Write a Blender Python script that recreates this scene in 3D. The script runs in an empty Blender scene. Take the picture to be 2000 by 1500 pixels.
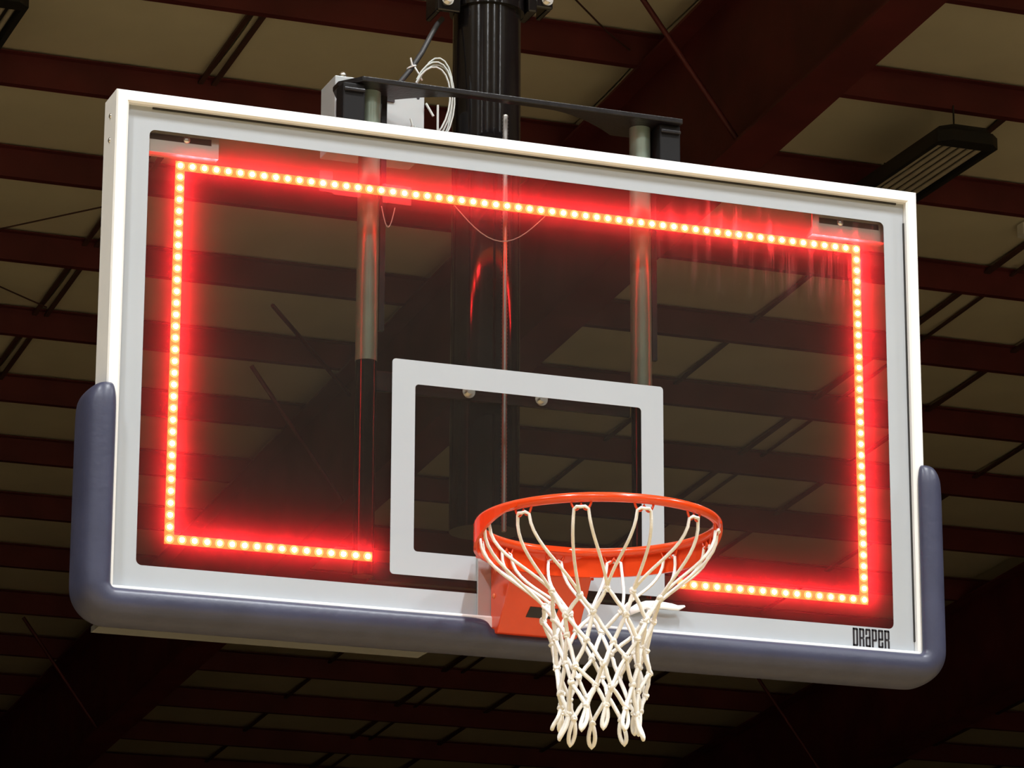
import bpy, math, random
from mathutils import Vector, Matrix

# ------------------------------------------------------------------ camera
scene = bpy.context.scene
COL = scene.collection
RT = ((0.9349, -0.3548, 0.0033), (0.0993, 0.2528, -0.9624), (0.3406, 0.9001, 0.2716))  # right, down, forward
right = Vector(RT[0]).normalized()
fwd = Vector(RT[2]); fwd = (fwd - right * fwd.dot(right)).normalized()
down = fwd.cross(right).normalized()
if down.z > 0: down = -down
CAM = Vector((-2.6488, -6.8959, 1.3458))
cam_data = bpy.data.cameras.new('camera')
cam_data.sensor_width = 36.0
cam_data.lens = 7130.5 / 2000.0 * 36.0
cam_data.clip_end = 300
cam = bpy.data.objects.new('camera', cam_data)
COL.objects.link(cam)
m = Matrix((right, -down, -fwd)).transposed().to_4x4()
m.translation = CAM
cam.matrix_world = m
scene.camera = cam

# ------------------------------------------------------------------ world, exposure
world = bpy.data.worlds.new('world'); scene.world = world
world.use_nodes = True
world.node_tree.nodes['Background'].inputs[0].default_value = (0.02, 0.02, 0.022, 1)
world.node_tree.nodes['Background'].inputs[1].default_value = 0.02
vs = scene.view_settings
vs.view_transform = 'Standard'; vs.look = 'None'; vs.gamma = 1.0; vs.use_curve_mapping = False
vs.exposure = 0.0
LAMP_POWER = 400.0        # watts of each lit high-bay lamp
LED_RED = 880.0           # radiance of the red LEDs
try:
    scene.cycles.use_denoising = True
    scene.cycles.max_bounces = 7
    scene.cycles.transparent_max_bounces = 16
    scene.cycles.sample_clamp_indirect = 4.0
    scene.cycles.caustics_reflective = False
    scene.cycles.caustics_refractive = False
except Exception:
    pass
R = math.radians
random.seed(7)

# ------------------------------------------------------------------ materials
def nt_new(name):
    mt = bpy.data.materials.new(name); mt.use_nodes = True
    nt = mt.node_tree; nt.nodes.clear()
    out = nt.nodes.new('ShaderNodeOutputMaterial')
    return mt, nt, out

def paint(name, col, rough=0.5, metal=0.0, var=0.08, scale=8.0, bump=0.0, bscale=60.0, spec=0.5, coat=0.0, detail=4.0):
    mt, nt, out = nt_new(name)
    b = nt.nodes.new('ShaderNodeBsdfPrincipled')
    b.inputs['Roughness'].default_value = rough
    b.inputs['Metallic'].default_value = metal
    b.inputs['Specular IOR Level'].default_value = spec
    b.inputs['Coat Weight'].default_value = coat
    tc = nt.nodes.new('ShaderNodeTexCoord')
    n = nt.nodes.new('ShaderNodeTexNoise'); n.inputs['Scale'].default_value = scale; n.inputs['Detail'].default_value = detail
    nt.links.new(tc.outputs['Object'], n.inputs['Vector'])
    r = nt.nodes.new('ShaderNodeValToRGB')
    r.color_ramp.elements[0].position = 0.3; r.color_ramp.elements[1].position = 0.7
    r.color_ramp.elements[0].color = tuple(max(0, c * (1 - var)) for c in col) + (1,)
    r.color_ramp.elements[1].color = tuple(min(1, c * (1 + var)) for c in col) + (1,)
    nt.links.new(n.outputs['Fac'], r.inputs['Fac'])
    nt.links.new(r.outputs['Color'], b.inputs['Base Color'])
    if bump:
        n2 = nt.nodes.new('ShaderNodeTexNoise'); n2.inputs['Scale'].default_value = bscale
        nt.links.new(tc.outputs['Object'], n2.inputs['Vector'])
        bp = nt.nodes.new('ShaderNodeBump'); bp.inputs['Strength'].default_value = bump; bp.inputs['Distance'].default_value = 0.01
        nt.links.new(n2.outputs['Fac'], bp.inputs['Height'])
        nt.links.new(bp.outputs['Normal'], b.inputs['Normal'])
    nt.links.new(b.outputs[0], out.inputs[0])
    return mt

def emit(name, col, strength):
    mt, nt, out = nt_new(name)
    e = nt.nodes.new('ShaderNodeEmission')
    e.inputs[0].default_value = tuple(col) + (1,); e.inputs[1].default_value = strength
    nt.links.new(e.outputs[0], out.inputs[0])
    return mt

def glass_material():
    """thin clear sheet with Fresnel reflection and a faint film of dust and wipe marks that scatters light"""
    mt, nt, out = nt_new('tempered_glass')
    N = nt.nodes.new; L = nt.links.new
    tr = N('ShaderNodeBsdfTransparent'); tr.inputs[0].default_value = (0.985, 0.99, 0.98, 1)
    gl = N('ShaderNodeBsdfGlossy'); gl.inputs['Roughness'].default_value = 0.02
    fr = N('ShaderNodeFresnel'); fr.inputs[0].default_value = 1.45
    m1 = N('ShaderNodeMixShader'); L(fr.outputs[0], m1.inputs[0]); L(tr.outputs[0], m1.inputs[1]); L(gl.outputs[0], m1.inputs[2])
    df = N('ShaderNodeBsdfDiffuse'); df.inputs[0].default_value = (0.75, 0.74, 0.72, 1)
    tl = N('ShaderNodeBsdfTranslucent'); tl.inputs[0].default_value = (0.85, 0.84, 0.82, 1)
    m2 = N('ShaderNodeMixShader'); m2.inputs[0].default_value = 0.74; L(df.outputs[0], m2.inputs[1]); L(tl.outputs[0], m2.inputs[2])
    tc = N('ShaderNodeTexCoord')
    n = N('ShaderNodeTexNoise'); n.inputs['Scale'].default_value = 9.0; n.inputs['Detail'].default_value = 6.0
    L(tc.outputs['Object'], n.inputs['Vector'])
    mr = N('ShaderNodeMapRange'); mr.inputs['From Min'].default_value = 0.3; mr.inputs['From Max'].default_value = 0.7
    mr.inputs['To Min'].default_value = 0.020; mr.inputs['To Max'].default_value = 0.026
    L(n.outputs['Fac'], mr.inputs['Value'])
    # wipe marks: fine slanted streaks in the upper right of the sheet
    mp = N('ShaderNodeMapping'); mp.inputs['Rotation'].default_value = (0, R(17), 0); mp.inputs['Scale'].default_value = (85, 1, 5)
    L(tc.outputs['Object'], mp.inputs['Vector'])
    ns = N('ShaderNodeTexNoise'); ns.inputs['Scale'].default_value = 1.0; ns.inputs['Detail'].default_value = 3.0
    L(mp.outputs[0], ns.inputs['Vector'])
    ms = N('ShaderNodeMapRange'); ms.inputs['From Min'].default_value = 0.52; ms.inputs['From Max'].default_value = 0.7
    ms.inputs['To Min'].default_value = 0.0; ms.inputs['To Max'].default_value = 0.10
    L(ns.outputs['Fac'], ms.inputs['Value'])
    sx = N('ShaderNodeSeparateXYZ'); L(tc.outputs['Object'], sx.inputs[0])
    gx = N('ShaderNodeMapRange'); gx.interpolation_type = 'SMOOTHSTEP'
    gx.inputs['From Min'].default_value = 0.22; gx.inputs['From Max'].default_value = 0.5
    L(sx.outputs['X'], gx.inputs['Value'])
    gz = N('ShaderNodeMapRange'); gz.interpolation_type = 'SMOOTHSTEP'
    gz.inputs['From Min'].default_value = 3.66; gz.inputs['From Max'].default_value = 3.76
    L(sx.outputs['Z'], gz.inputs['Value'])
    a = N('ShaderNodeMath'); a.operation = 'MULTIPLY'; L(gx.outputs[0], a.inputs[0]); L(gz.outputs[0], a.inputs[1])
    b = N('ShaderNodeMath'); b.operation = 'MULTIPLY'; L(a.outputs[0], b.inputs[0]); L(ms.outputs[0], b.inputs[1])
    c = N('ShaderNodeMath'); c.operation = 'ADD'; L(b.outputs[0], c.inputs[0]); L(mr.outputs[0], c.inputs[1])
    m3 = N('ShaderNodeMixShader'); L(c.outputs[0], m3.inputs[0]); L(m1.outputs[0], m3.inputs[1]); L(m2.outputs[0], m3.inputs[2])
    L(m3.outputs[0], out.inputs[0])
    return mt

def floor_material():
    mt, nt, out = nt_new('maple_floor')
    N = nt.nodes.new; L = nt.links.new
    b = N('ShaderNodeBsdfPrincipled'); b.inputs['Roughness'].default_value = 0.35
    tc = N('ShaderNodeTexCoord')
    br = N('ShaderNodeTexBrick'); br.inputs['Scale'].default_value = 1.0
    br.inputs['Color1'].default_value = (0.52, 0.39, 0.21, 1); br.inputs['Color2'].default_value = (0.45, 0.33, 0.18, 1)
    br.inputs['Mortar'].default_value = (0.2, 0.12, 0.05, 1); br.inputs['Mortar Size'].default_value = 0.002
    br.inputs['Brick Width'].default_value = 1.6; br.inputs['Row Height'].default_value = 0.06
    L(tc.outputs['Object'], br.inputs['Vector']); L(br.outputs['Color'], b.inputs['Base Color'])
    L(b.outputs[0], out.inputs[0])
    return mt

M = {}
M['frame'] = paint('white_enamel', (0.9, 0.9, 0.89), 0.35, var=0.02)
M['border'] = paint('fired_white_border', (0.425, 0.455, 0.495), 0.5, var=0.02, scale=5)
M['black_print'] = paint('black_print', (0.012, 0.008, 0.012), 0.5)
M['gasket'] = paint('black_gasket', (0.02, 0.018, 0.018), 0.6)
M['glass'] = glass_material()
M['pad'] = paint('slate_blue_padding', (0.046, 0.050, 0.092), 0.38, var=0.12, scale=14, bump=0.05, bscale=90)
M['pad_strip'] = paint('grey_mounting_strip', (0.10, 0.10, 0.097), 0.5)
M['rim'] = paint('orange_powder_coat', (0.78, 0.062, 0.010), 0.2, var=0.05, scale=12, coat=0.3)
M['rivet'] = paint('rivet_orange', (0.75, 0.16, 0.06), 0.3)
M['mount_plate'] = paint('zinc_plate', (0.55, 0.52, 0.52), 0.35, metal=0.5)
M['net'] = paint('white_nylon', (0.92, 0.90, 0.86), 0.7, var=0.05, scale=40, bump=0.2, bscale=400)
M['black_steel'] = paint('black_gloss_steel', (0.006, 0.005, 0.005), 0.12, var=0.2, scale=20, bump=0.01, bscale=30, spec=0.42)
M['black_rough'] = paint('black_rough_steel', (0.009, 0.007, 0.007), 0.3, var=0.3, scale=40, bump=0.06, bscale=140, spec=0.3)
M['cylinder'] = paint('grey_zinc_tube', (0.22, 0.27, 0.21), 0.3, metal=0.3, var=0.1, scale=18)
M['black_matt'] = paint('black_matt_steel', (0.008, 0.007, 0.007), 0.6, spec=0.2)
M['zinc'] = paint('bright_zinc', (0.75, 0.73, 0.68), 0.25, metal=0.9)
M['thread'] = paint('threaded_steel', (0.42, 0.40, 0.38), 0.3, metal=0.9)
M['box'] = paint('galvanised_sheet', (0.45, 0.47, 0.47), 0.45, metal=0.15, var=0.04, scale=14)
M['wire_grey'] = paint('grey_wire', (0.55, 0.57, 0.54), 0.5)
M['wire_black'] = paint('black_cable', (0.03, 0.028, 0.028), 0.5)
M['white_plastic'] = paint('white_plastic', (0.85, 0.85, 0.84), 0.45, var=0.03)
M['bracket'] = paint('brushed_bracket', (0.62, 0.56, 0.52), 0.4, metal=0.3)
def frosted():
    mt, nt, out = nt_new('frosted_tape')
    a = nt.nodes.new('ShaderNodeBsdfTransparent'); b = nt.nodes.new('ShaderNodeBsdfTranslucent'); d = nt.nodes.new('ShaderNodeBsdfDiffuse')
    for q in (b, d): q.inputs[0].default_value = (0.8, 0.78, 0.76, 1)
    m1 = nt.nodes.new('ShaderNodeMixShader'); m2 = nt.nodes.new('ShaderNodeMixShader'); m1.inputs[0].default_value = 0.75; m2.inputs[0].default_value = 0.08
    nt.links.new(b.outputs[0], m1.inputs[1]); nt.links.new(d.outputs[0], m1.inputs[2])
    nt.links.new(a.outputs[0], m2.inputs[1]); nt.links.new(m1.outputs[0], m2.inputs[2]); nt.links.new(m2.outputs[0], out.inputs[0])
    return mt
M['tape'] = frosted()
M['brass'] = paint('yellow_zinc', (0.55, 0.42, 0.2), 0.3, metal=0.8)
M['purlin'] = paint('red_oxide_primer', (0.115, 0.018, 0.021), 0.6, var=0.25, scale=2.5)
M['panel'] = paint('vinyl_insulation_facing', (0.79, 0.74, 0.59), 0.65, var=0.05, scale=1.6, bump=0.08, bscale=9)
M['seam'] = paint('seam_strap', (0.07, 0.03, 0.025), 0.6, var=0.2)
M['fixture'] = paint('dark_fixture_housing', (0.02, 0.02, 0.02), 0.5)
M['tube_off'] = paint('unlit_tube', (0.55, 0.5, 0.42), 0.4)
M['reflector'] = paint('lamp_reflector', (0.09, 0.08, 0.07), 0.45, metal=0.2)
M['tube_on'] = emit('lit_tube', (1.0, 0.97, 0.92), 14.0)
M['wall'] = paint('tan_wall', (0.10, 0.085, 0.065), 0.7, scale=0.6)
M['floor'] = floor_material()
M['led'] = emit('red_led', (1.0, 0.022, 0.034), LED_RED)
M['led_lens'] = emit('red_led_lens', (1.0, 0.0085, 0.0022), 100.0)
M['strip'] = emit('strip_bloom_glow', (1.0, 0.11, 0.016), 3.6)  # orange bloom between the LEDs, put in as a glow of the channel

# ------------------------------------------------------------------ mesh helpers
class MB:
    def __init__(self): self.v = []; self.f = []; self.smooth = []
    def add(self, vs, fs, smooth=False):
        o = len(self.v); self.v += [tuple(p) for p in vs]
        for f in fs: self.f.append(tuple(i + o for i in f)); self.smooth.append(smooth)
        return self
    def box(self, x0, x1, y0, y1, z0, z1):
        v = [(x, y, z) for z in (z0, z1) for y in (y0, y1) for x in (x0, x1)]
        return self.add(v, [(0, 2, 3, 1), (4, 5, 7, 6), (0, 1, 5, 4), (2, 6, 7, 3), (0, 4, 6, 2), (1, 3, 7, 5)])
    def prism(self, pts, axis, a, b, smooth=False):
        """polygon pts (2D) extruded along axis ('x','y','z') from a to b"""
        def mk(p, t):
            return {'x': (t, p[0], p[1]), 'y': (p[0], t, p[1]), 'z': (p[0], p[1], t)}[axis]
        n = len(pts)
        v = [mk(p, a) for p in pts] + [mk(p, b) for p in pts]
        self.add(v, [tuple(range(n - 1, -1, -1)), tuple(range(n, 2 * n))])
        o = len(self.v) - 2 * n
        for i in range(n):
            j = (i + 1) % n
            self.f.append((o + i, o + j, o + n + j, o + n + i)); self.smooth.append(smooth)
        return self
    def ring(self, outer, inner, axis, a, b):
        """two loops with the same count, extruded into a flat frame"""
        def mk(p, t):
            return {'x': (t, p[0], p[1]), 'y': (p[0], t, p[1]), 'z': (p[0], p[1], t)}[axis]
        n = len(outer); v = []
        for t in (a, b):
            v += [mk(p, t) for p in outer]; v += [mk(p, t) for p in inner]
        fs = []
        for i in range(n):
            j = (i + 1) % n
            fs += [(i, j, n + j, n + i), (2 * n + i, 3 * n + i, 3 * n + j, 2 * n + j),
                   (i, 2 * n + i, 2 * n + j, j), (n + i, n + j, 3 * n + j, 3 * n + i)]
        return self.add(v, fs)
    def cyl(self, p0, p1, r, n=20, r1=None, caps=True):
        p0 = Vector(p0); p1 = Vector(p1); d = (p1 - p0).normalized()
        a = d.orthogonal().normalized(); b = d.cross(a); r1 = r if r1 is None else r1
        v = []
        for c, rr in ((p0, r), (p1, r1)):
            for i in range(n):
                t = 2 * math.pi * i / n
                v.append(c + a * rr * math.cos(t) + b * rr * math.sin(t))
        o = len(self.v)
        self.add(v, [(i, (i + 1) % n, n + (i + 1) % n, n + i) for i in range(n)], True)
        if caps: self.add(v, [tuple(range(n - 1, -1, -1)), tuple(range(n, 2 * n))])
        return self
    def tube(self, pts, r, n=8, closed=False, rad=None):
        pts = [Vector(p) for p in pts]; k = len(pts); v = []
        tang = []
        for i in range(k):
            if closed: t = pts[(i + 1) % k] - pts[i - 1]
            else: t = pts[min(i + 1, k - 1)] - pts[max(i - 1, 0)]
            tang.append(t.normalized())
        a = tang[0].orthogonal().normalized()
        for i in range(k):
            a = (a - tang[i] * a.dot(tang[i]))
            a = a.normalized() if a.length > 1e-6 else tang[i].orthogonal().normalized()
            b = tang[i].cross(a); rr = rad[i] if rad else r
            for j in range(n):
                q = 2 * math.pi * j / n
                v.append(pts[i] + a * rr * math.cos(q) + b * rr * math.sin(q))
        fs = []
        for i in range(k if closed else k - 1):
            i2 = (i + 1) % k
            for j in range(n):
                j2 = (j + 1) % n
                fs.append((i * n + j, i * n + j2, i2 * n + j2, i2 * n + j))
        self.add(v, fs, True)
        if not closed:
            self.add(v[:n], [tuple(range(n - 1, -1, -1))]); self.add(v[-n:], [tuple(range(n))])
        return self
    def sphere(self, c, r, n=10, k=6, sx=1, sy=1, sz=1):
        c = Vector(c); v = [c + Vector((0, 0, r * sz))]
        for i in range(1, k):
            t = math.pi * i / k
            for j in range(n):
                q = 2 * math.pi * j / n
                v.append(c + Vector((r * sx * math.sin(t) * math.cos(q), r * sy * math.sin(t) * math.sin(q), r * sz * math.cos(t))))
        v.append(c - Vector((0, 0, r * sz))); fs = []
        for j in range(n): fs.append((0, 1 + j, 1 + (j + 1) % n))
        for i in range(k - 2):
            for j in range(n):
                a = 1 + i * n + j; b = 1 + i * n + (j + 1) % n
                fs.append((a, a + n, b + n, b))
        e = len(v) - 1
        for j in range(n): fs.append((e, e - n + (j + 1) % n, e - n + j))
        return self.add(v, fs, True)
    def mesh(self, name, mat):
        me = bpy.data.meshes.new(name); me.from_pydata(self.v, [], self.f)
        me.polygons.foreach_set('use_smooth', self.smooth)
        me.materials.append(mat)
        me.validate(); me.update()
        return me
    def build(self, name, mat, parent=None, bevel=0.0, seg=2, **kw):
        return link(name, self.mesh(name, mat), parent, bevel, seg, **kw)

def link(name, me, parent=None, bevel=0.0, seg=2, loc=None, rot=None, label=None):
    o = bpy.data.objects.new(name, me); COL.objects.link(o)
    if parent is not None:
        o.parent = parent; o.matrix_parent_inverse = Matrix.Translation(-parent.location)
    if loc is not None: o.location = loc
    if rot is not None: o.rotation_euler = rot
    if bevel:
        b = o.modifiers.new('bevel', 'BEVEL'); b.width = bevel; b.segments = seg; b.limit_method = 'ANGLE'; b.angle_limit = R(40)
    if label: o['label'] = label
    return o

def tag(o, label=None, cat=None, group=None, kind=None):
    if label: o['label'] = label
    if cat: o['category'] = cat
    if group: o['group'] = group
    if kind: o['kind'] = kind
    return o

def thing(name, label, cat, loc=(0, 0, 0), group=None):
    o = bpy.data.objects.new(name, None); COL.objects.link(o); o.location = loc; o.empty_display_size = 0.1
    return tag(o, label, cat, group)

def rrect(x0, x1, z0, z1, r, n=6):
    pts = []
    for cx, cz, a0 in ((x1 - r, z1 - r, 0), (x0 + r, z1 - r, 90), (x0 + r, z0 + r, 180), (x1 - r, z0 + r, 270)):
        for i in range(n + 1):
            t = R(a0 + 90 * i / n); pts.append((cx + r * math.cos(t), cz + r * math.sin(t)))
    return pts

def hexbolt(mb, c, d, r, h):
    """hexagon bolt head at c pointing along d, with a washer"""
    c = Vector(c); d = Vector(d).normalized()
    mb.cyl(c, c + d * h * 0.25, r * 1.45, 16)
    mb.cyl(c + d * h * 0.25, c + d * h, r, 6)
    return mb

# ------------------------------------------------------------------ room shell
SL = 0.0675
def zb(y): return 1.3458 + 9.5 - SL * (y + 6.8959)          # underside of the purlins
PITCH = -math.atan(SL)
X0, X1, Y0, Y1 = -24.0, 36.0, -24.0, 46.0
tag(MB().box(X0, X1, Y0, Y1, -0.2, 0.0).build('floor', M['floor']), kind='structure')
def wall(name, x0, x1, y0, y1, z1): tag(MB().box(x0, x1, y0, y1, 0, z1).build(name, M['wall']), kind='structure')
wall('wall_left', X0 - 0.3, X0, Y0, Y1, 13.5); wall('wall_right', X1, X1 + 0.3, Y0, Y1, 13.5)
wall('wall_back', X0, X1, Y1, Y1 + 0.3, 8.5); wall('wall_front', X0, X1, Y0 - 0.3, Y0, 13.5)

ceil = thing('ceiling', None, None, (0, 0, zb(0)))
tag(ceil, kind='structure')
mb = MB()
mb.prism([(Y0, zb(Y0) + 0.27), (Y1, zb(Y1) + 0.27), (Y1, zb(Y1) + 0.40), (Y0, zb(Y0) + 0.40)], 'x', X0, X1)
mb.build('roof_deck', M['panel'], ceil)
PY = [14.5 + 1.481 * k for k in range(-26, 22)]
RAFT = [-9.39, -1.77, 5.85, 13.47, 21.09]
# facing panels sagging between the purlins, built over the part of the roof the picture shows
XB = [-1.77, 0.8, 3.32, 5.85, 8.50, 9.73, 10.74, 11.95, 13.47, 16.1, 17.3, 18.4, 19.6, 21.09]
panel_mesh = {}
def panel(w, d):
    key = round(w, 3)
    if key in panel_mesh: return panel_mesh[key]
    nx, ny = 4, 5; v = []; f = []
    for j in range(ny + 1):
        for i in range(nx + 1):
            a = i / nx; b = j / ny
            sag = -0.035 * math.sin(math.pi * b) * (0.75 + 0.25 * math.sin(math.pi * a))
            v.append(((a - 0.5) * (w - 0.012), (b - 0.5) * (d - 0.01), sag))
    for j in range(ny):
        for i in range(nx):
            a = j * (nx + 1) + i; f.append((a, a + nx + 1, a + nx + 2, a + 1))
    b = MB(); b.add(v, f, True); panel_mesh[key] = b.mesh('insulation_panel', M['panel'])
    return panel_mesh[key]
for k in range(-4, 14):
    y0 = 14.5 + 1.481 * k - 0.03; yc = y0 + 0.7405
    for i in range(len(XB) - 1):
        w = XB[i + 1] - XB[i]; xc = (XB[i] + XB[i + 1]) / 2
        q = (Vector((xc, yc, zb(yc))) - CAM); d = q.dot(fwd)
        u = 1000 + 7130 * q.dot(right) / d; vv = 750 + 7130 * q.dot(down) / d
        if -900 < u < 2900 and -500 < vv < 1900:
            link('insulation_panel', panel(w, 1.481), ceil, loc=(xc, yc, zb(yc) + 0.215), rot=(PITCH, 0, 0))
# seam straps: pairs of dark strips under the facing joints
for x, dx, wd in ((3.32, 0.045, 0.034), (8.50, 0.0, 0.035), (9.73, 0.0, 0.05), (9.93, 0.0, 0.025), (10.74, 0.0, 0.045), (11.95, 0.0, 0.04), (16.1, 0, 0.04), (17.3, 0, 0.04), (18.4, 0, 0.04)):
    for s in ((-1, 1) if dx else (0,)):
        xx = x + s * dx; b = MB()
        b.prism([(8.0, zb(8.0) + 0.155), (34.0, zb(34.0) + 0.155), (34.0, zb(34.0) + 0.172), (8.0, zb(8.0) + 0.172)], 'x', xx - wd / 2, xx + wd / 2)
        b.build('seam_strap', M['seam'], ceil)

# purlins: lipped Z sections
def z_section(y):
    t = 0.006; z0 = zb(y); h = 0.20; a = y - 0.065
    return [(a, z0), (y, z0), (y, z0 + 0.018), (y - t, z0 + 0.018), (y - t, z0 + t), (a + t, z0 + t), (a + t, z0 + h),
            (a - 0.06, z0 + h), (a - 0.06, z0 + h - t), (a, z0 + h - t)]
ORD = ['first', 'second', 'third', 'fourth', 'fifth', 'sixth', 'seventh', 'eighth', 'ninth', 'tenth', 'eleventh', 'twelfth', 'thirteenth', 'fourteenth', 'fifteenth', 'sixteenth']
for k in range(-20, 13):
    y = 14.5 + 1.481 * k
    o = MB().prism(z_section(y), 'x', -23.9, 35.9).build('roof_purlin', M['purlin'])
    if -2 <= k <= 12:
        tag(o, 'dark red roof purlin, %s from the top down the right side' % ORD[k + 2], 'beam', 'roof purlins in view')
    else:
        tag(o, 'dark red steel roof purlin beyond the edges of the picture', 'beam', 'roof purlins out of view')

# rafters: deep I beams under the purlins
def rafter(x, label):
    r = thing('roof_rafter', label, 'beam', (x, 12, zb(12) - 1.1))
    def slab(name, x0, x1, top, bot):
        b = MB(); b.prism([(Y0, zb(Y0) - bot), (Y1, zb(Y1) - bot), (Y1, zb(Y1) - top), (Y0, zb(Y0) - top)], 'x', x0, x1)
        b.build(name, M['purlin'], r)
    slab('top_flange', x - 0.15, x + 0.15, 0.0, 0.02)
    slab('web', x - 0.006, x + 0.006, 0.02, 1.08)
    slab('bottom_flange', x - 0.15, x + 0.15, 1.08, 1.10)
    for k in (-2, 3, 8):
        y = 14.5 + 1.481 * k + 0.12
        for s in (-1, 1):
            b = MB(); b.tube([(x + s * 0.82, y, zb(y) + 0.01), (x + s * 0.02, y, zb(y) - 1.06)], 0.017, 6)
            b.build('flange_brace', M['purlin'], r)
    return r
for x in RAFT:
    if abs(x - 5.85) < .1: lab = 'deep dark red I beam rafter crossing behind the glass from upper right to lower left'
    elif abs(x - 13.47) < .1: lab = 'far dark red I beam rafter at the lower right corner of the picture'
    else: lab = 'dark red I beam rafter beyond the edges of the picture'
    r_ = rafter(x, lab)
    if 'beyond' in lab: r_['group'] = 'rafters out of view'

# thin roof bracing
tag(MB().tube([(4.70, 17.44, 9.09), (5.84, 19.10, 8.967)], 0.016, 6).build('bracing_rod', M['purlin']),
    'thin red bracing rod seen through the glass left of the target square', 'rod')
def cable(pts, lab):
    tag(MB().tube(pts, 0.006, 6).build('roof_cable', M['seam']), lab, 'cable')
cable([(2.0, 17.7, 9.29), (2.60, 17.12, 9.325), (3.17, 16.55, 9.375), (3.32, 16.4, 9.4)], 'thin dark cable crossing the roof panel just left of the backboard, upper one')
cable([(2.5, 17.95, 9.29), (2.86, 18.22, 9.25), (3.3, 18.6, 9.25)], 'short thin dark cable on the roof panel at the left edge of the picture')
cable([(4.6, 11.93, 9.66), (5.06, 12.40, 9.643), (5.42, 12.77, 9.618), (5.7, 13.0, 9.59)], 'thin dark cable on the roof panel right of the black post')

# ------------------------------------------------------------------ high-bay lamps
def lamp(x, y, lit, label, group=None):
    z = zb(y + 0.6) - 0.30; L = 1.5; W = 0.43
    t = thing('high_bay_lamp', label, 'lamp', (x, y + L / 2, z), group)
    w = W / 2
    # housing: shallow tray with sloped octagonal ends
    def loop(hw, y0, y1, c): return [(x - hw + c, y0), (x + hw - c, y0), (x + hw, y0 + c), (x + hw, y1 - c), (x + hw - c, y1), (x - hw + c, y1), (x - hw, y1 - c), (x - hw, y0 + c)]
    outer = loop(w, y, y + L, 0.07); inner = loop(w - 0.032, y + 0.13, y + L - 0.12, 0.0001)
    b = MB(); b.ring(outer, inner, 'z', z, z + 0.075)
    top = loop(w - 0.03, y + 0.03, y + L - 0.03, 0.07)
    b.prism(top, 'z', z + 0.075, z + 0.12)
    b.build('housing', M['fixture'], t)
    MB().box(x - w + 0.03, x + w - 0.03, y + 0.1, y + L - 0.1, z + 0.055, z + 0.07).build('reflector', M['reflector'], t)
    n = 6; span = W - 0.085
    for i in range(n):
        xx = x - span / 2 + span * (i + 0.5) / n
        MB().cyl((xx, y + 0.12, z + 0.030), (xx, y + L - 0.12, z + 0.030), 0.016, 10).build('lamp_tube', M['tube_on'] if lit else M['tube_off'], t)
    for yy in (y + 0.25, y + L - 0.25):
        MB().tube([(x, yy, z + 0.14), (x, yy, zb(yy) + 0.01 if not lit else zb(yy) + 0.01)], 0.006, 6).build('hanger_wire', M['fixture'], t)
    if lit:
        ld = bpy.data.lights.new('lamp_light', 'AREA'); ld.shape = 'RECTANGLE'; ld.size = W - 0.1; ld.size_y = L - 0.25
        ld.energy = LAMP_POWER; ld.color = (0.93, 0.975, 1.0); ld.spread = R(140)
        lo = bpy.data.objects.new('lamp_light', ld); COL.objects.link(lo)
        lo.parent = t; lo.matrix_parent_inverse = Matrix.Translation(-t.location)
        lo.location = (x, y + L / 2, z - 0.005)
    return t
lamp(7.905, 12.68, False, 'unlit dark high bay lamp with long tubes above the right end of the backboard')
lamp(1.515, 12.55, False, 'unlit dark high bay lamp cut off by the top left corner of the picture')
for lx in (-11.3, -4.9, 1.5, 7.9):
    for ly in (-4.5, -10.5, -16.5):
        lamp(lx, ly, True, 'lit high bay lamp over the court, out of the picture', 'lit lamps over the court')
b = MB().box(9.50, 9.62, 14.93, 15.03, 9.44, 9.54)
tag(b.build('junction_box', M['white_plastic'], bevel=0.01), 'small pale junction box under the roof at the right edge', 'box')

# ------------------------------------------------------------------ backboard
ZB, ZT, HW = 2.896, 3.963, 0.9144
board = thing('backboard', 'rectangular glass basketball backboard with white frame and white target square', 'backboard', (0, 0, ZB))
FW = 0.0265; YF = -0.018; YB = 0.078
# frame members with mitred ends: profile points (distance in from the outer edge, y), swept along one side
prof = [(0.0, YF + 0.004), (0.003, YF), (FW - 0.004, YF), (FW, YF + 0.003), (FW, -0.0015), (FW - 0.012, -0.0015),
        (FW - 0.012, 0.0150), (FW + 0.004, 0.0150), (FW + 0.004, 0.022), (0.004, 0.022), (0.004, YB), (0.0, YB)]
def member(side, name):
    v = []; n = len(prof)
    for e in (0, 1):
        for d, y in prof:
            if side == 'top': p = ((-HW + d) if e == 0 else (HW - d), y, ZT - d)
            elif side == 'bottom': p = ((HW - d) if e == 0 else (-HW + d), y, ZB + d)
            elif side == 'left': p = (-HW + d, y, (ZB + d) if e == 0 else (ZT - d))
            else: p = (HW - d, y, (ZT - d) if e == 0 else (ZB + d))
            v.append(p)
    fs = [(i, (i + 1) % n, n + (i + 1) % n, n + i) for i in range(n)] + [tuple(range(n - 1, -1, -1)), tuple(range(n, 2 * n))]
    b = MB(); b.add(v, fs); return b.build(name, M['frame'], board)
member('top', 'frame_rail'); member('bottom', 'frame_rail')
sl = member('left', 'frame_stile'); member('right', 'frame_stile')
for z in (3.918, 3.865):
    b = MB(); b.sphere((-HW, 0.03, z), 0.006, 10, 6, 0.6, 1, 1); b.build('frame_screw', M['zinc'], sl)
MB().prism(rrect(-HW + 0.016, HW - 0.016, ZB + 0.016, ZT - 0.016, 0.004, 2), 'y', 0.0, 0.0127).build('glass_pane', M['glass'], board)
BI = (-0.8386, 0.8386, 2.9702, 3.8885)
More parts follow.
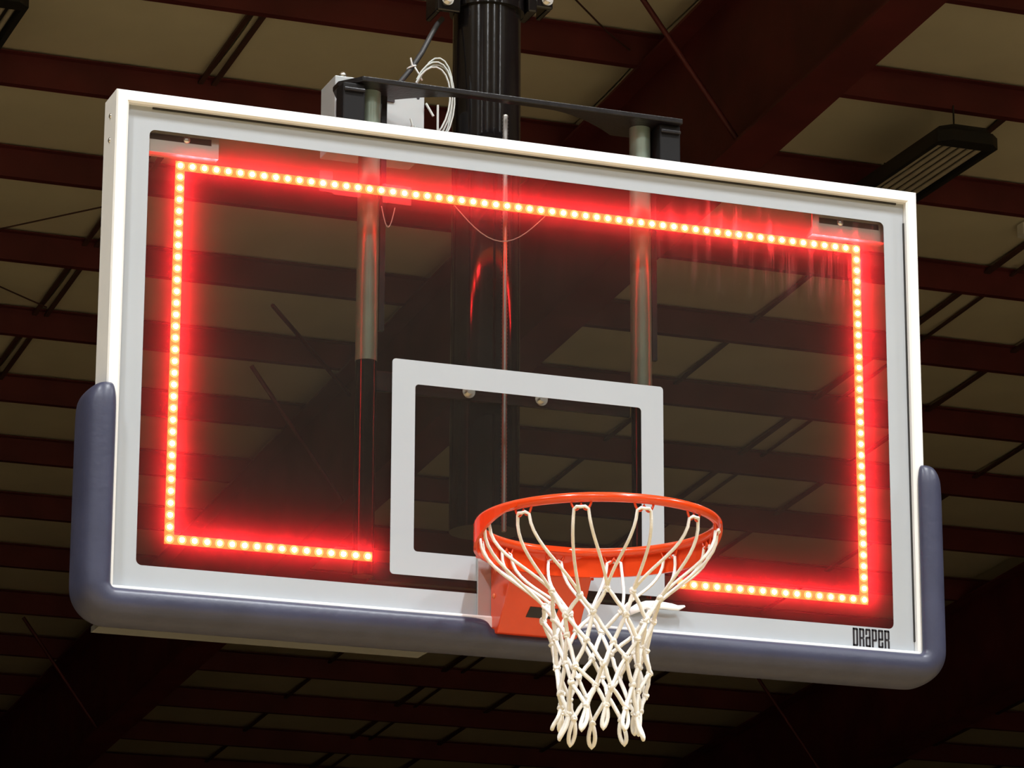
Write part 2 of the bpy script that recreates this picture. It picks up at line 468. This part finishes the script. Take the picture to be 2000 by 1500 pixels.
MB().ring(rrect(-HW + 0.017, HW - 0.017, ZB + 0.017, ZT - 0.017, 0.002), rrect(*BI, 0.012), 'y', -0.0012, -0.0002).build('white_border', M['border'], board)
MB().ring(rrect(-0.3048, 0.3048, 2.997, 3.455, 0.008), rrect(-0.254, 0.254, 3.048, 3.404, 0.008), 'y', -0.0012, -0.0002).build('target_square', M['border'], board)
g = MB(); yq0, yq1 = -0.0045, -0.0012
g.box(-HW + 0.08, HW - 0.045, yq0, yq1, ZT - FW - 0.0038, ZT - FW)
g.box(-HW + FW, -HW + FW + 0.0028, yq0, yq1, ZB + 0.05, ZT - FW - 0.03)
g.box(HW - FW - 0.0028, HW - FW, yq0, yq1, ZB + 0.05, ZT - FW - 0.045)
g.build('glazing_gasket', M['gasket'], board)

# maker's lettering on the lower right border
mark = MB().box(0.7405, 0.7415, -0.0019, -0.0014, 2.9265, 2.9270).build('maker_lettering', M['black_print'], board)
LW, LH, PIT = 0.0122, 0.0395, 0.01495
def letter(ch, x, z):
    t = 0.0042; b = MB()
    y0, y1 = -0.0020, -0.0013
    def r(ax, bx, az, bz): b.box(x + ax * LW, x + bx * LW, y0, y1, z + az * LH, z + bz * LH)
    q = t / LW; p = t / LH * 0.95; c = 0.06
    def top(a0=0.0): r(a0, 1 - c * 1.6, 1 - p, 1); r(1 - 0.3, 1 - 0.04, 1 - p - 0.02, 1 - 0.035)
    if ch == 'D':
        r(0, q, 0, 1); top(); r(0, 1 - c * 1.6, 0, p); r(1 - q, 1, 0.05, 0.95)
    elif ch == 'R':
        r(0, q, 0, 1); top(); r(1 - q, 1, 0.5, 0.95); r(0.2, 0.9, 0.42, 0.42 + p); r(1 - q, 1, 0.0, 0.42)
    elif ch == 'P':
        r(0, q, 0, 1); top(); r(1 - q, 1, 0.40, 0.95); r(0.2, 0.92, 0.34, 0.34 + p)
    elif ch == 'a':
        r(1 - q, 1, 0.0, 0.95); r(c, 1 - c, 1 - p, 1); r(0, q, 0.66, 0.95); r(c, 0.9, 0.46, 0.46 + p); r(0, q, 0.04, 0.5); r(c, 1 - c, 0, p)
    elif ch == 'e':
        r(0, q, 0.04, 0.96); r(c, 1 - c, 1 - p, 1); r(1 - q, 1, 0.46, 0.96); r(0.1, 1, 0.42, 0.42 + p); r(c, 1 - c, 0, p); r(1 - q, 1, 0.04, 0.32)
    b.build('letter', M['black_print'], mark)
for i, ch in enumerate('DRaPeR'): letter(ch, 0.7405 + i * PIT, 2.9265)

# ------------------------------------------------------------------ edge padding (U along the lower edge)
pad = thing('edge_padding', 'slate blue protective padding along the bottom edge of the backboard', 'padding', (0, 0, 2.85))
PPROF = [(-0.0190, -0.0185), (-0.0195, -0.024), (-0.0165, -0.033), (-0.008, -0.040), (0.008, -0.042), (0.024, -0.038), (0.036, -0.027), (0.043, -0.008),
         (0.046, 0.02), (0.046, 0.05), (0.043, 0.066), (0.034, 0.076), (0.018, 0.080), (0.0015, 0.0805), (0.0012, 0.04), (0.0012, -0.0185)]
def pad_path():
    pts = []; rc = 0.03      # each: (edge point x,z), outward normal, scale, mount notch 0..1
    zt = 3.335
    ends = [(1.0, 0.18), (0.995, 0.42), (0.985, 0.6), (0.965, 0.78), (0.935, 0.92), (0.895, 1.0)]
    L = zt - ZB
    for a, s in ends: pts.append(((-HW, ZB + L * a), (-1, 0), s, 0))
    for a in (0.7, 0.5, 0.3, 0.12): pts.append(((-HW, ZB + L * a), (-1, 0), 1, 0))
    for i in range(0, 9):
        t = R(180 + 90 * i / 8); pts.append(((-HW + rc + rc * math.cos(t), ZB + rc + rc * math.sin(t)), (math.cos(t), math.sin(t)), 1, 0))
    for x in (-0.7, -0.5, -0.3, -0.17, -0.108, -0.097, -0.091, 0.091, 0.097, 0.108, 0.17, 0.3, 0.5, 0.7):
        a = abs(x); pts.append(((x, ZB), (0, -1), 1, 1.0 if a < 0.092 else (0.4 if a < 0.1 else 0)))
    for i in range(0, 9):
        t = R(270 + 90 * i / 8); pts.append(((HW - rc + rc * math.cos(t), ZB + rc + rc * math.sin(t)), (math.cos(t), math.sin(t)), 1, 0))
    for a in (0.12, 0.3, 0.5, 0.7): pts.append(((HW, ZB + L * a), (1, 0), 1, 0))
    for a, s in reversed(ends): pts.append(((HW, ZB + L * a), (1, 0), s, 0))
    return pts
mb = MB(); n = len(PPROF); v = []; path = pad_path()
for (px, pz), (nx, nz), s, notch in path:
    for o, y in PPROF:
        oo = o if o < 0.0015 else 0.0012 + (o - 0.0012) * s
        if o < 0: oo = o * min(1, 0.35 + 0.65 * s)
        yy = y if y > -0.0186 else -0.0185 + (y + 0.0185) * s
        if notch and o < 0.02:
            if y < -0.0184: oo = max(oo, oo * (1 - notch) + 0.010 * notch)
            if y < -0.02: yy = yy * (1 - notch * 0.5) - 0.0095 * notch
        v.append((px + nx * oo, yy, pz + nz * oo))
fs = []
for i in range(len(path) - 1):
    for j in range(n):
        j2 = (j + 1) % n; fs.append((i * n + j, i * n + j2, (i + 1) * n + j2, (i + 1) * n + j))
mb.add(v, fs, True); mb.add(v[:n], [tuple(range(n - 1, -1, -1))]); mb.add(v[-n:], [tuple(range(n))])
po = mb.build('pad', M['pad'], pad)
sm = po.modifiers.new('subdivision', 'SUBSURF'); sm.levels = 2; sm.render_levels = 2
MB().prism([(0.060, 2.864), (0.060, 2.852), (0.120, 2.852), (0.120, 2.864)], 'x', -0.895, -0.20).build('mounting_strip', M['pad_strip'], pad)

# ------------------------------------------------------------------ red light strip behind the glass
strip = thing('led_light_strip', 'glowing red LED light strip outlining the inside of the backboard glass', 'light strip', (0, 0.03, 3.0))
YL = 0.031
k_ = 1 + (YL) / 7.4                      # measured on the glass plane; the strip stands a little behind it
def behind(x, z): # point on the strip plane along the sight line through the glass point
    t = (YL - CAM.y) / (0.0 - CAM.y)
    return (CAM.x + (x - CAM.x) * t, CAM.z + (z - CAM.z) * t)
lx0, lz1 = behind(-0.7708, 3.8187); lx1, _ = behind(0.7708, 3.8187); _, lz0 = behind(-0.7708, 3.0292)
xl_end, _ = behind(-0.352, 3.03); xr_start, _ = behind(0.346, 3.03)
led = MB()
led.cyl((0, 0, 0), (0, -0.0006, 0), 0.0053, 14)
me_led = led.mesh('led', M['led'])
ls = MB(); ls.cyl((0, 0.0010, 0), (0, 0.0001, 0), 0.0098, 16); me_lens = ls.mesh('led_lens', M['led_lens'])
def leds(p0, p1, n, skip_first=False):
    for i in range(1 if skip_first else 0, n):
        a = i / (n - 1); x = p0[0] + (p1[0] - p0[0]) * a; z = p0[1] + (p1[1] - p0[1]) * a
        o = link('led', me_led, strip, loc=(x, YL, z))
        c = bpy.data.objects.new('lens', me_lens); COL.objects.link(c); c.parent = o
leds((lx0, lz1), (lx1, lz1), 61)
leds((lx0, lz1), (lx0, lz0), 33, True)
leds((lx1, lz1), (lx1, lz0), 33, True)
leds((lx0, lz0), (xl_end, lz0), 17, True)
leds((lx1, lz0), (xr_start, lz0), 17, True)
w = 0.0098
def chan(x0, x1, z0, z1): MB().box(x0, x1, YL + 0.0015, YL + 0.0045, z0, z1).build('strip_bloom_channel', M['strip'], strip)  # strip backing, made to glow in place of LED bloom
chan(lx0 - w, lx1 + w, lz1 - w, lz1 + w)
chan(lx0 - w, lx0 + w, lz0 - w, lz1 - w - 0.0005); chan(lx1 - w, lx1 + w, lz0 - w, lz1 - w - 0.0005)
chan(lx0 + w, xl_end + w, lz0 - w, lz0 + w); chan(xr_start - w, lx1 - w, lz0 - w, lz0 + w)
for x0, x1, z0, z1 in ((-0.466, -0.437, 3.806, 3.852), (-0.4365, -0.374, 3.802, 3.821), (-0.326, -0.262, 3.798, 3.840)):
    MB().box(x0, x1, 0.0145, 0.0150, z0, z1).build('tape', M['tape'], strip)
def arc(p, q, sag, n=14):
    p = Vector(p); q = Vector(q); return [p.lerp(q, i / n) - Vector((0, 0, sag * math.sin(math.pi * i / n))) for i in range(n + 1)]
MB().tube(arc((-0.155, 0.045, 3.822), (0.055, 0.045, 3.825), 0.07), 0.0011, 6).build('lead_wire', M['wire_grey'], strip)
MB().tube(arc((-0.318, 0.045, 3.80), (-0.288, 0.045, 3.80), 0.045), 0.0011, 6).build('lead_wire', M['wire_grey'], strip)

# slotted glass brackets in the upper corners
def bracket(x0, x1, bolt_x, lab):
    t = thing('slotted_bracket', lab, 'bracket', ((x0 + x1) / 2, 0.02, 3.85), 'slotted brackets in the upper glass corners')
    z0, z1, y0, y1 = 3.847, 3.900, 0.014, 0.018
    sz0, sz1 = 3.874, 3.888; sx0, sx1 = x0 + 0.016, x1 - 0.016
    b = MB()
    b.ring([(x0, z0 + 0.018), (x1, z0 + 0.018), (x1, z1), (x0, z1)], [(sx0, sz0), (sx1, sz0), (sx1, sz1), (sx0, sz1)], 'y', y0, y1)
    b.build('slotted_plate', M['bracket'], t)
    MB().prism([(y0, z0), (y0 + 0.03, z0), (y0 + 0.03, z0 + 0.004), (y0 + 0.004, z0 + 0.018), (y0, z0 + 0.018)], 'x', x0, x1).build('lip', M['bracket'], t)
    MB().box(x0 + 0.002, x1 - 0.002, y1 + 0.001, y1 + 0.004, z0 + 0.019, z1).build('backing_plate', M['gasket'], t)
    b = MB(); b.sphere((bolt_x, y0 + 0.001, (sz0 + sz1) / 2), 0.0085, 12, 8, 1, 0.6, 1); b.build('bolt_head', M['zinc'], t)
bracket(-0.850, -0.686, -0.755, 'slotted metal bracket behind the upper left corner of the backboard glass')
bracket(0.672, 0.850, 0.740, 'slotted metal bracket behind the upper right corner of the backboard glass')

# curled white tape low on the glass right of the rim mount
b = MB(); v = []; f = []
cx = [0.225, 0.240, 0.258, 0.275, 0.295, 0.315, 0.330, 0.343]
top = [2.968, 2.978, 2.984, 2.985, 2.984, 2.982, 2.980, 2.980]
bot = [2.952, 2.958, 2.966, 2.968, 2.968, 2.967, 2.968, 2.976]
yy = [-0.006, -0.012, -0.016, -0.018, -0.019, -0.020, -0.016, -0.022]
for i in range(8):
    v += [(cx[i], yy[i] + 0.006, top[i]), (cx[i], yy[i], bot[i]), (cx[i], yy[i] + 0.0015, bot[i] - 0.001), (cx[i], yy[i] + 0.0072, top[i] - 0.001)]
for i in range(7):
    for j in range(4):
        a = i * 4 + j; c = i * 4 + (j + 1) % 4; f.append((a, c, c + 4, a + 4))
f += [(3, 2, 1, 0), (28, 29, 30, 31)]
b.add(v, f, True)
tag(b.build('curled_tape', M['white_plastic']), 'curled piece of white tape on the lower border right of the rim mount', 'tape')

# ------------------------------------------------------------------ rim
RC = (0.0, -0.381, 3.039); RR = 0.2366
rim = thing('basketball_hoop', 'orange steel basketball hoop with bracket mounted on the backboard', 'hoop', (0, -0.2, 2.88))
def rp(a, r=RR, dz=0.0): return Vector((RC[0] + r * math.cos(R(a)), RC[1] + r * math.sin(R(a)), RC[2] + dz))
MB().tube([rp(a) for a in range(0, 360, 5)], 0.0095, 14, True).build('ring', M['rim'], rim)
# skirt plate wrapped around the rear half of the ring
v = []; f = []; angs = list(range(-32, 213, 5)); na = len(angs)
for a in angs:
    e = min(1.0, max(0.0, (122 - abs(a - 90)) / 55.0)); e = e * e * (3 - 2 * e)
    h = 0.006 + 0.044 * e
    for r, dz in ((RR + 0.004, 0.0), (RR + 0.010, 0.0), (RR + 0.010, -h), (RR + 0.004, -h)): v.append(rp(a, r, dz))
for i in range(na - 1):
    for j in range(4): f.append((i * 4 + j, i * 4 + (j + 1) % 4, (i + 1) * 4 + (j + 1) % 4, (i + 1) * 4 + j))
f += [(3, 2, 1, 0), tuple(range(4 * na - 4, 4 * na))]
b = MB(); b.add(v, f, False); sk = b.build('skirt_plate', M['rim'], rim)
# housing: box with a sloping front under the back of the ring
hs = MB()
hy = [(-0.0085, 3.046), (-0.150, 3.046), (-0.150, 3.034), (-0.128, 2.988), (-0.048, 2.882), (-0.0085, 2.882)]
hs.prism(hy, 'x', -0.088, 0.088)
ho = hs.build('mount_housing', M['rim'], rim, bevel=0.003)
MB().box(-0.125, 0.125, -0.155, -0.02, 3.040, 3.047).build('top_plate', M['rim'], rim)
b = MB(); b.prism([(-0.120, 2.99), (-0.125, 2.99), (-0.125, 3.035), (-0.16, 3.035), (-0.16, 3.04), (-0.120, 3.04)], 'x', -0.094, 0.094); b.build('lip', M['rim'], rim)
MB().box(-0.116, 0.116, -0.0080, -0.0016, 2.9235, 3.052).build('back_plate', M['mount_plate'], rim, bevel=0.001)
# black maker label lying on the sloping front
p_hi = Vector((0, -0.128, 2.988)); p_lo = Vector((0, -0.048, 2.882)); nrm = Vector((0, -0.106, -0.080)).normalized()
v = []
for off in (0.0004, 0.0012):
    for t, xs in ((0.52, (-0.030, 0.031)), (0.70, (-0.035, 0.028))):
        c = p_hi.lerp(p_lo, t) + nrm * off
        for xx in xs: v.append((xx, c.y, c.z))
b = MB(); b.add(v, [(0, 1, 3, 2), (4, 6, 7, 5), (0, 4, 5, 1), (2, 3, 7, 6), (0, 2, 6, 4), (1, 5, 7, 3)])
b.build('maker_label', M['black_print'], rim, label='small blank black label plate')
for yy_, zz in ((-0.040, 3.015), (-0.030, 2.962)):
    b = MB(); b.sphere((-0.088, yy_, zz), 0.006, 10, 6, 0.6, 1, 1); b.build('rivet', M['rivet'], rim)
# twelve double net hooks
for i in range(12):
    a = 30 * i; t = Vector((-math.sin(R(a)), math.cos(R(a)), 0)); c = rp(a, RR - 0.002, -0.008)
    hk = MB(); pts = []
    for s in range(25):
        u = -1 + 2 * s / 24
        pts.append(c + t * (u * 0.019) + Vector((0, 0, -0.0035 - 0.0125 * abs(math.sin(u * math.pi)) ** 0.8)))
    pts = [c + t * -0.021 + Vector((0, 0, 0.004))] + pts + [c + t * 0.021 + Vector((0, 0, 0.004))]
    hk.tube(pts, 0.0024, 6); hk.build('net_hook', M['rim'], rim)

# ------------------------------------------------------------------ net
net = thing('basketball_net', 'white knotted cord net hanging below the orange rim', 'net', (0, -0.381, 2.61))
rng = random.Random(21)
ROWS = [(2.882, 0.118), (2.842, 0.104), (2.797, 0.095), (2.752, 0.089), (2.706, 0.085), (2.664, 0.083)]
NC = Vector((0.0, -0.381))
nodes = []
for r_i, (z, rad) in enumerate(ROWS):
    row = []
    for i in range(12):
        a = R(30 * i + (15 if r_i % 2 == 0 else 0) + rng.uniform(-6, 6) * (0.5 + 0.15 * r_i) + 3 * r_i)
        rr = rad * (1 + rng.uniform(-0.13, 0.11))
        row.append(Vector((0.004 + NC.x + rr * math.cos(a), NC.y + rr * math.sin(a), z + rng.uniform(-0.010, 0.010))))
    nodes.append(row)
CR = 0.0037
def bez(p, q, c1, c2, n=10):
    out = []
    for i in range(n + 1):
        t = i / n; s = 1 - t
        out.append(p * s ** 3 + c1 * 3 * s * s * t + c2 * 3 * s * t * t + q * t ** 3)
    return out
for i in range(12):
    a = 30 * i; t = Vector((-math.sin(R(a)), math.cos(R(a)), 0)); h = rp(a, RR - 0.002, -0.0225)
    p = nodes[0][i - 1]; q = nodes[0][i]
    dz = Vector((0, 0, 1))
    hl = h - t * 0.014; hr = h + t * 0.014
    left = bez(p, hl, p.lerp(hl, 0.35) - t * 0.008, hl - dz * 0.06 - t * 0.006)
    right_ = bez(hr, q, hr - dz * 0.06 + t * 0.006, q.lerp(hr, 0.35) + t * 0.008)
    ro = Vector((math.cos(R(a)), math.sin(R(a)), 0)) * 0.005
    mid = [h - t * 0.008 + dz * 0.004 + ro, h + dz * 0.003 + ro, h + t * 0.008 + dz * 0.004 + ro]
    MB().tube(left + mid + right_, CR * 0.9, 7).build('top_loop', M['net'], net)
for r_i in range(5):
    up, lo = nodes[r_i], nodes[r_i + 1]
    for i in range(12):
        if r_i % 2 == 0: nb = (lo[i], lo[(i + 1) % 12])
        else: nb = (lo[i - 1], lo[i])
        pts = []
        for q in (nb[0],): pts = [q.lerp(up[i], s / 4) + Vector((rng.uniform(-1, 1), rng.uniform(-1, 1), 0)) * 0.0012 * (0 < s < 4) for s in range(5)]
        pts += [up[i].lerp(nb[1], s / 4) + Vector((rng.uniform(-1, 1), rng.uniform(-1, 1), 0)) * 0.0012 * (0 < s < 4) for s in range(1, 5)]
        MB().tube(pts, CR * 1.15, 7).build('mesh_cord', M['net'], net)
kn = MB()
kn.tube([Vector((0.0042 * math.cos(t), 0.0042 * math.sin(t), 0.003 * math.sin(2 * t))) for t in [2 * math.pi * s / 14 for s in range(14)]], 0.0036, 6, True)
kn.tube([Vector((0, 0, -0.007)), Vector((0.001, 0, 0)), Vector((0, 0.001, 0.007))], 0.0046, 7)
me_kn = kn.mesh('knot', M['net'])
for row in nodes:
    for p in row: link('knot', me_kn, net, loc=p, rot=(rng.uniform(-.5, .5), rng.uniform(-.5, .5), rng.uniform(0, 6)))
for i in range(12):
    p = nodes[5][i]; q = nodes[5][(i + 1) % 12]; out = Vector((p.x - NC.x, p.y - NC.y, 0)).normalized()
    tg = Vector((-out.y, out.x, 0)); ln = rng.uniform(0.034, 0.052); fl = rng.uniform(-0.006, 0.018); w_ = rng.uniform(0.006, 0.010)
    e = p + out * fl + Vector((0, 0, -ln)) + tg * rng.uniform(-0.008, 0.008)
    pts = bez(p, e, p - tg * w_ + Vector((0, 0, -ln * 0.5)), e - tg * w_ + Vector((0, 0, ln * 0.2)), 7)
    pts += bez(e, p, e + tg * w_ + Vector((0, 0, ln * 0.2)), p + tg * w_ + Vector((0, 0, -ln * 0.5)), 7)[1:]
    MB().tube(pts, CR * 1.15, 7).build('fringe_loop', M['net'], net)

# ------------------------------------------------------------------ post and height adjuster behind the board
post = thing('support_post', 'glossy black round steel post hanging down behind the backboard', 'post', (0, 0.27, 3.17))
PYY = 0.270; PR = 0.076
MB().cyl((0, PYY, 3.17), (0, PYY, zb(0.3) + 0.0), PR, 40).build('pipe', M['black_steel'], post)
MB().cyl((0, PYY, 4.36), (0, PYY, 4.56), PR + 0.008, 40).build('clamp_collar', M['black_steel'], post)
for s, z0, z1 in ((-1, 4.335, 4.47), (1, 4.375, 4.415), (1, 4.43, 4.49)):
    if s < 0: xa, xb = -0.135, -0.080
    else: xa, xb = 0.098, 0.140
    lg = MB(); lg.box(xa, xb, PYY - 0.05, PYY - 0.038, z0, z1); lg.box(xa if s < 0 else xb - 0.012, xa + 0.012 if s < 0 else xb, PYY - 0.038, PYY + 0.03, z0, z1)
    lo = lg.build('clamp_lug', M['black_steel'], post, bevel=0.004)
    zc = 4.362 if s < 0 else (z0 + z1) / 2 + (0.0 if z0 < 4.4 else 0.02)
    hexbolt(MB(), ((xa + xb) / 2 - (0.004 if s < 0 else -0.006), PYY - 0.05, zc), (0, -1, 0), 0.0095, 0.012).build('hex_bolt', M['zinc'], lo)
MB().box(0.078, 0.10, PYY - 0.055, PYY + 0.02, 4.36, 4.50).build('clamp_ear', M['black_steel'], post, bevel=0.004)
for x_, z_ in ((0.048, 4.425), (0.086, 4.425)):
    hexbolt(MB(), (x_, PYY - 0.085 if x_ < 0.07 else PYY - 0.056, z_), (0, -1, 0), 0.010, 0.014).build('clamp_nut', M['brass'], post)

adj = thing('height_adjuster', 'black steel height adjuster frame with grey tubes behind the backboard', 'frame', (0, 0.15, 3.05))
# top plate with deep ends and a scooped rear edge
zt0, zt1 = 4.088, 4.100
front = [(-0.352, 0.078), (0.392, 0.078)]
back = [(0.392, 0.205), (0.27, 0.205)]
for i in range(9):
    t = i / 8; back.append((0.27 - 0.20 * t, 0.205 - 0.105 * math.sin(t * math.pi / 2)))
for i in range(9):
    t = i / 8; back.append((-0.10 - 0.20 * t, 0.10 + 0.105 * (1 - math.cos(t * math.pi / 2))))
poly = front + back + [(-0.372, 0.205), (-0.392, 0.165), (-0.392, 0.128)]
MB().prism(poly, 'z', zt0, zt1).build('top_plate', M['black_rough'], adj, bevel=0.002)
for s in (-1, 1):
    xc = 0.367 * s
    sq = MB().box(xc - 0.025, xc + 0.025, 0.092, 0.142, 3.95, zt0 - 0.0005).build('square_tube', M['black_matt'], adj, bevel=0.004)
    MB().box(xc - 0.024, xc + 0.024, 0.086, 0.091, zt0 - 0.022, zt0 - 0.014).build('weld_bead', M['black_rough'], adj, bevel=0.002)
    xg = 0.315 * s
    MB().cyl((xg, 0.142, 3.485), (xg, 0.142, zt0 - 0.0005), 0.0235, 24).build('guide_tube', M['cylinder'], adj)
    MB().cyl((xg, 0.142, 3.02), (xg, 0.142, 3.4845), 0.0225, 24).build('slide_tube', M['black_steel'], adj)
    MB().box(xg + 0.030, xg + 0.042, 0.15, 0.162, 3.56, zt0 - 0.0005).build('side_bar', M['black_rough'], adj)
# carriage behind the target square
MB().box(-0.292, 0.292, 0.150, 0.158, 3.425, 3.470).build('cross_channel', M['black_matt'], adj, bevel=0.002)
MB().box(-0.292, 0.292, 0.165, 0.19, 3.02, 3.06).build('lower_channel', M['black_matt'], adj, bevel=0.002)
for x_ in (-0.083, 0.083):
    b = MB(); b.cyl((x_, 0.150, 3.443), (x_, 0.143, 3.443), 0.0145, 20); b.cyl((x_, 0.1429, 3.443), (x_, 0.132, 3.443), 0.009, 6)
    b.build('guide_bolt', M['zinc'], adj)
# threaded screw
th = MB(); pts_r = []; z = 3.145; rows = []
while z < 4.082:
    rows.append(z); z += 0.004
th.tube([(0.0, 0.150, z_) for z_ in rows], 0.006, 10, rad=[0.0068 if i % 2 else 0.0054 for i in range(len(rows))])
th.build('threaded_screw', M['thread'], adj)

# ------------------------------------------------------------------ control box, cable, coiled wire
box = thing('control_box', 'grey sheet metal box mounted behind the top left of the backboard', 'box', (-0.27, 0.26, 3.95))
bx = MB(); bx.box(-0.372, -0.166, 0.212, 0.312, 3.985, 4.146); bx.build('body', M['box'], box, bevel=0.002)
MB().cyl((-0.181, 0.2115, 4.118), (-0.181, 0.2121, 4.118), 0.0035, 12).build('hole', M['black_print'], box)
MB().box(-0.262, -0.236, 0.2085, 0.2118, 4.100, 4.108).build('slot', M['black_print'], box)
b = MB(); b.sphere((-0.352, 0.22, 4.150), 0.008, 10, 6); b.build('lid_screw', M['zinc'], box)

cb = thing('power_cable', 'black cable running from the post clamp down to the control box', 'cable', (-0.2, 0.2, 4.15))
MB().tube([(-0.108, 0.262, 4.333), (-0.122, 0.257, 4.315), (-0.140, 0.25, 4.283), (-0.165, 0.236, 4.235), (-0.196, 0.225, 4.185), (-0.222, 0.225, 4.150)], 0.006, 8).build('sheath', M['wire_black'], cb)
b = MB(); b.tube([Vector((-0.192, 0.226, 4.193)) + Vector((0.009 * math.cos(t), 0.009 * math.sin(t), 0.004 * math.cos(t))) for t in [2 * math.pi * s / 12 for s in range(12)]], 0.0022, 6, True)
b.tube([(-0.188, 0.216, 4.19), (-0.180, 0.212, 4.175), (-0.172, 0.212, 4.160)], 0.002, 6); b.tube([(-0.194, 0.216, 4.194), (-0.199, 0.213, 4.21)], 0.002, 6)
b.build('zip_tie', M['white_plastic'], cb)
coil = thing('coiled_wire', 'loose coil of thin grey wire beside the control box', 'wire', (-0.15, 0.19, 4.0))
for k, (dx, dzc, ww, hh) in enumerate(((0, 0, 0.045, 0.085), (0.008, 0.004, 0.047, 0.095), (0.014, -0.006, 0.05, 0.10), (0.02, 0.002, 0.044, 0.11))):
    pts = []
    for s in range(20):
        t = R(150 - 300 * s / 19)
        pts.append((-0.158 + dx * 0.6 + ww * math.cos(t) + 0.012 * math.sin(t), 0.198 + 0.004 * k, 4.105 + dzc + hh * math.sin(t)))
    MB().tube(pts, 0.0022, 6).build('wire_turn', M['wire_grey'], coil)
MB().tube([(-0.142, 0.192, 4.10), (-0.142, 0.192, 4.05), (-0.141, 0.192, 3.99)], 0.0026, 6).build('hanging_lead', M['wire_grey'], coil)
MB().tube([(-0.165, 0.205, 4.105), (-0.150, 0.198, 4.075)], 0.0028, 6).build('wire_end', M['wire_grey'], coil)
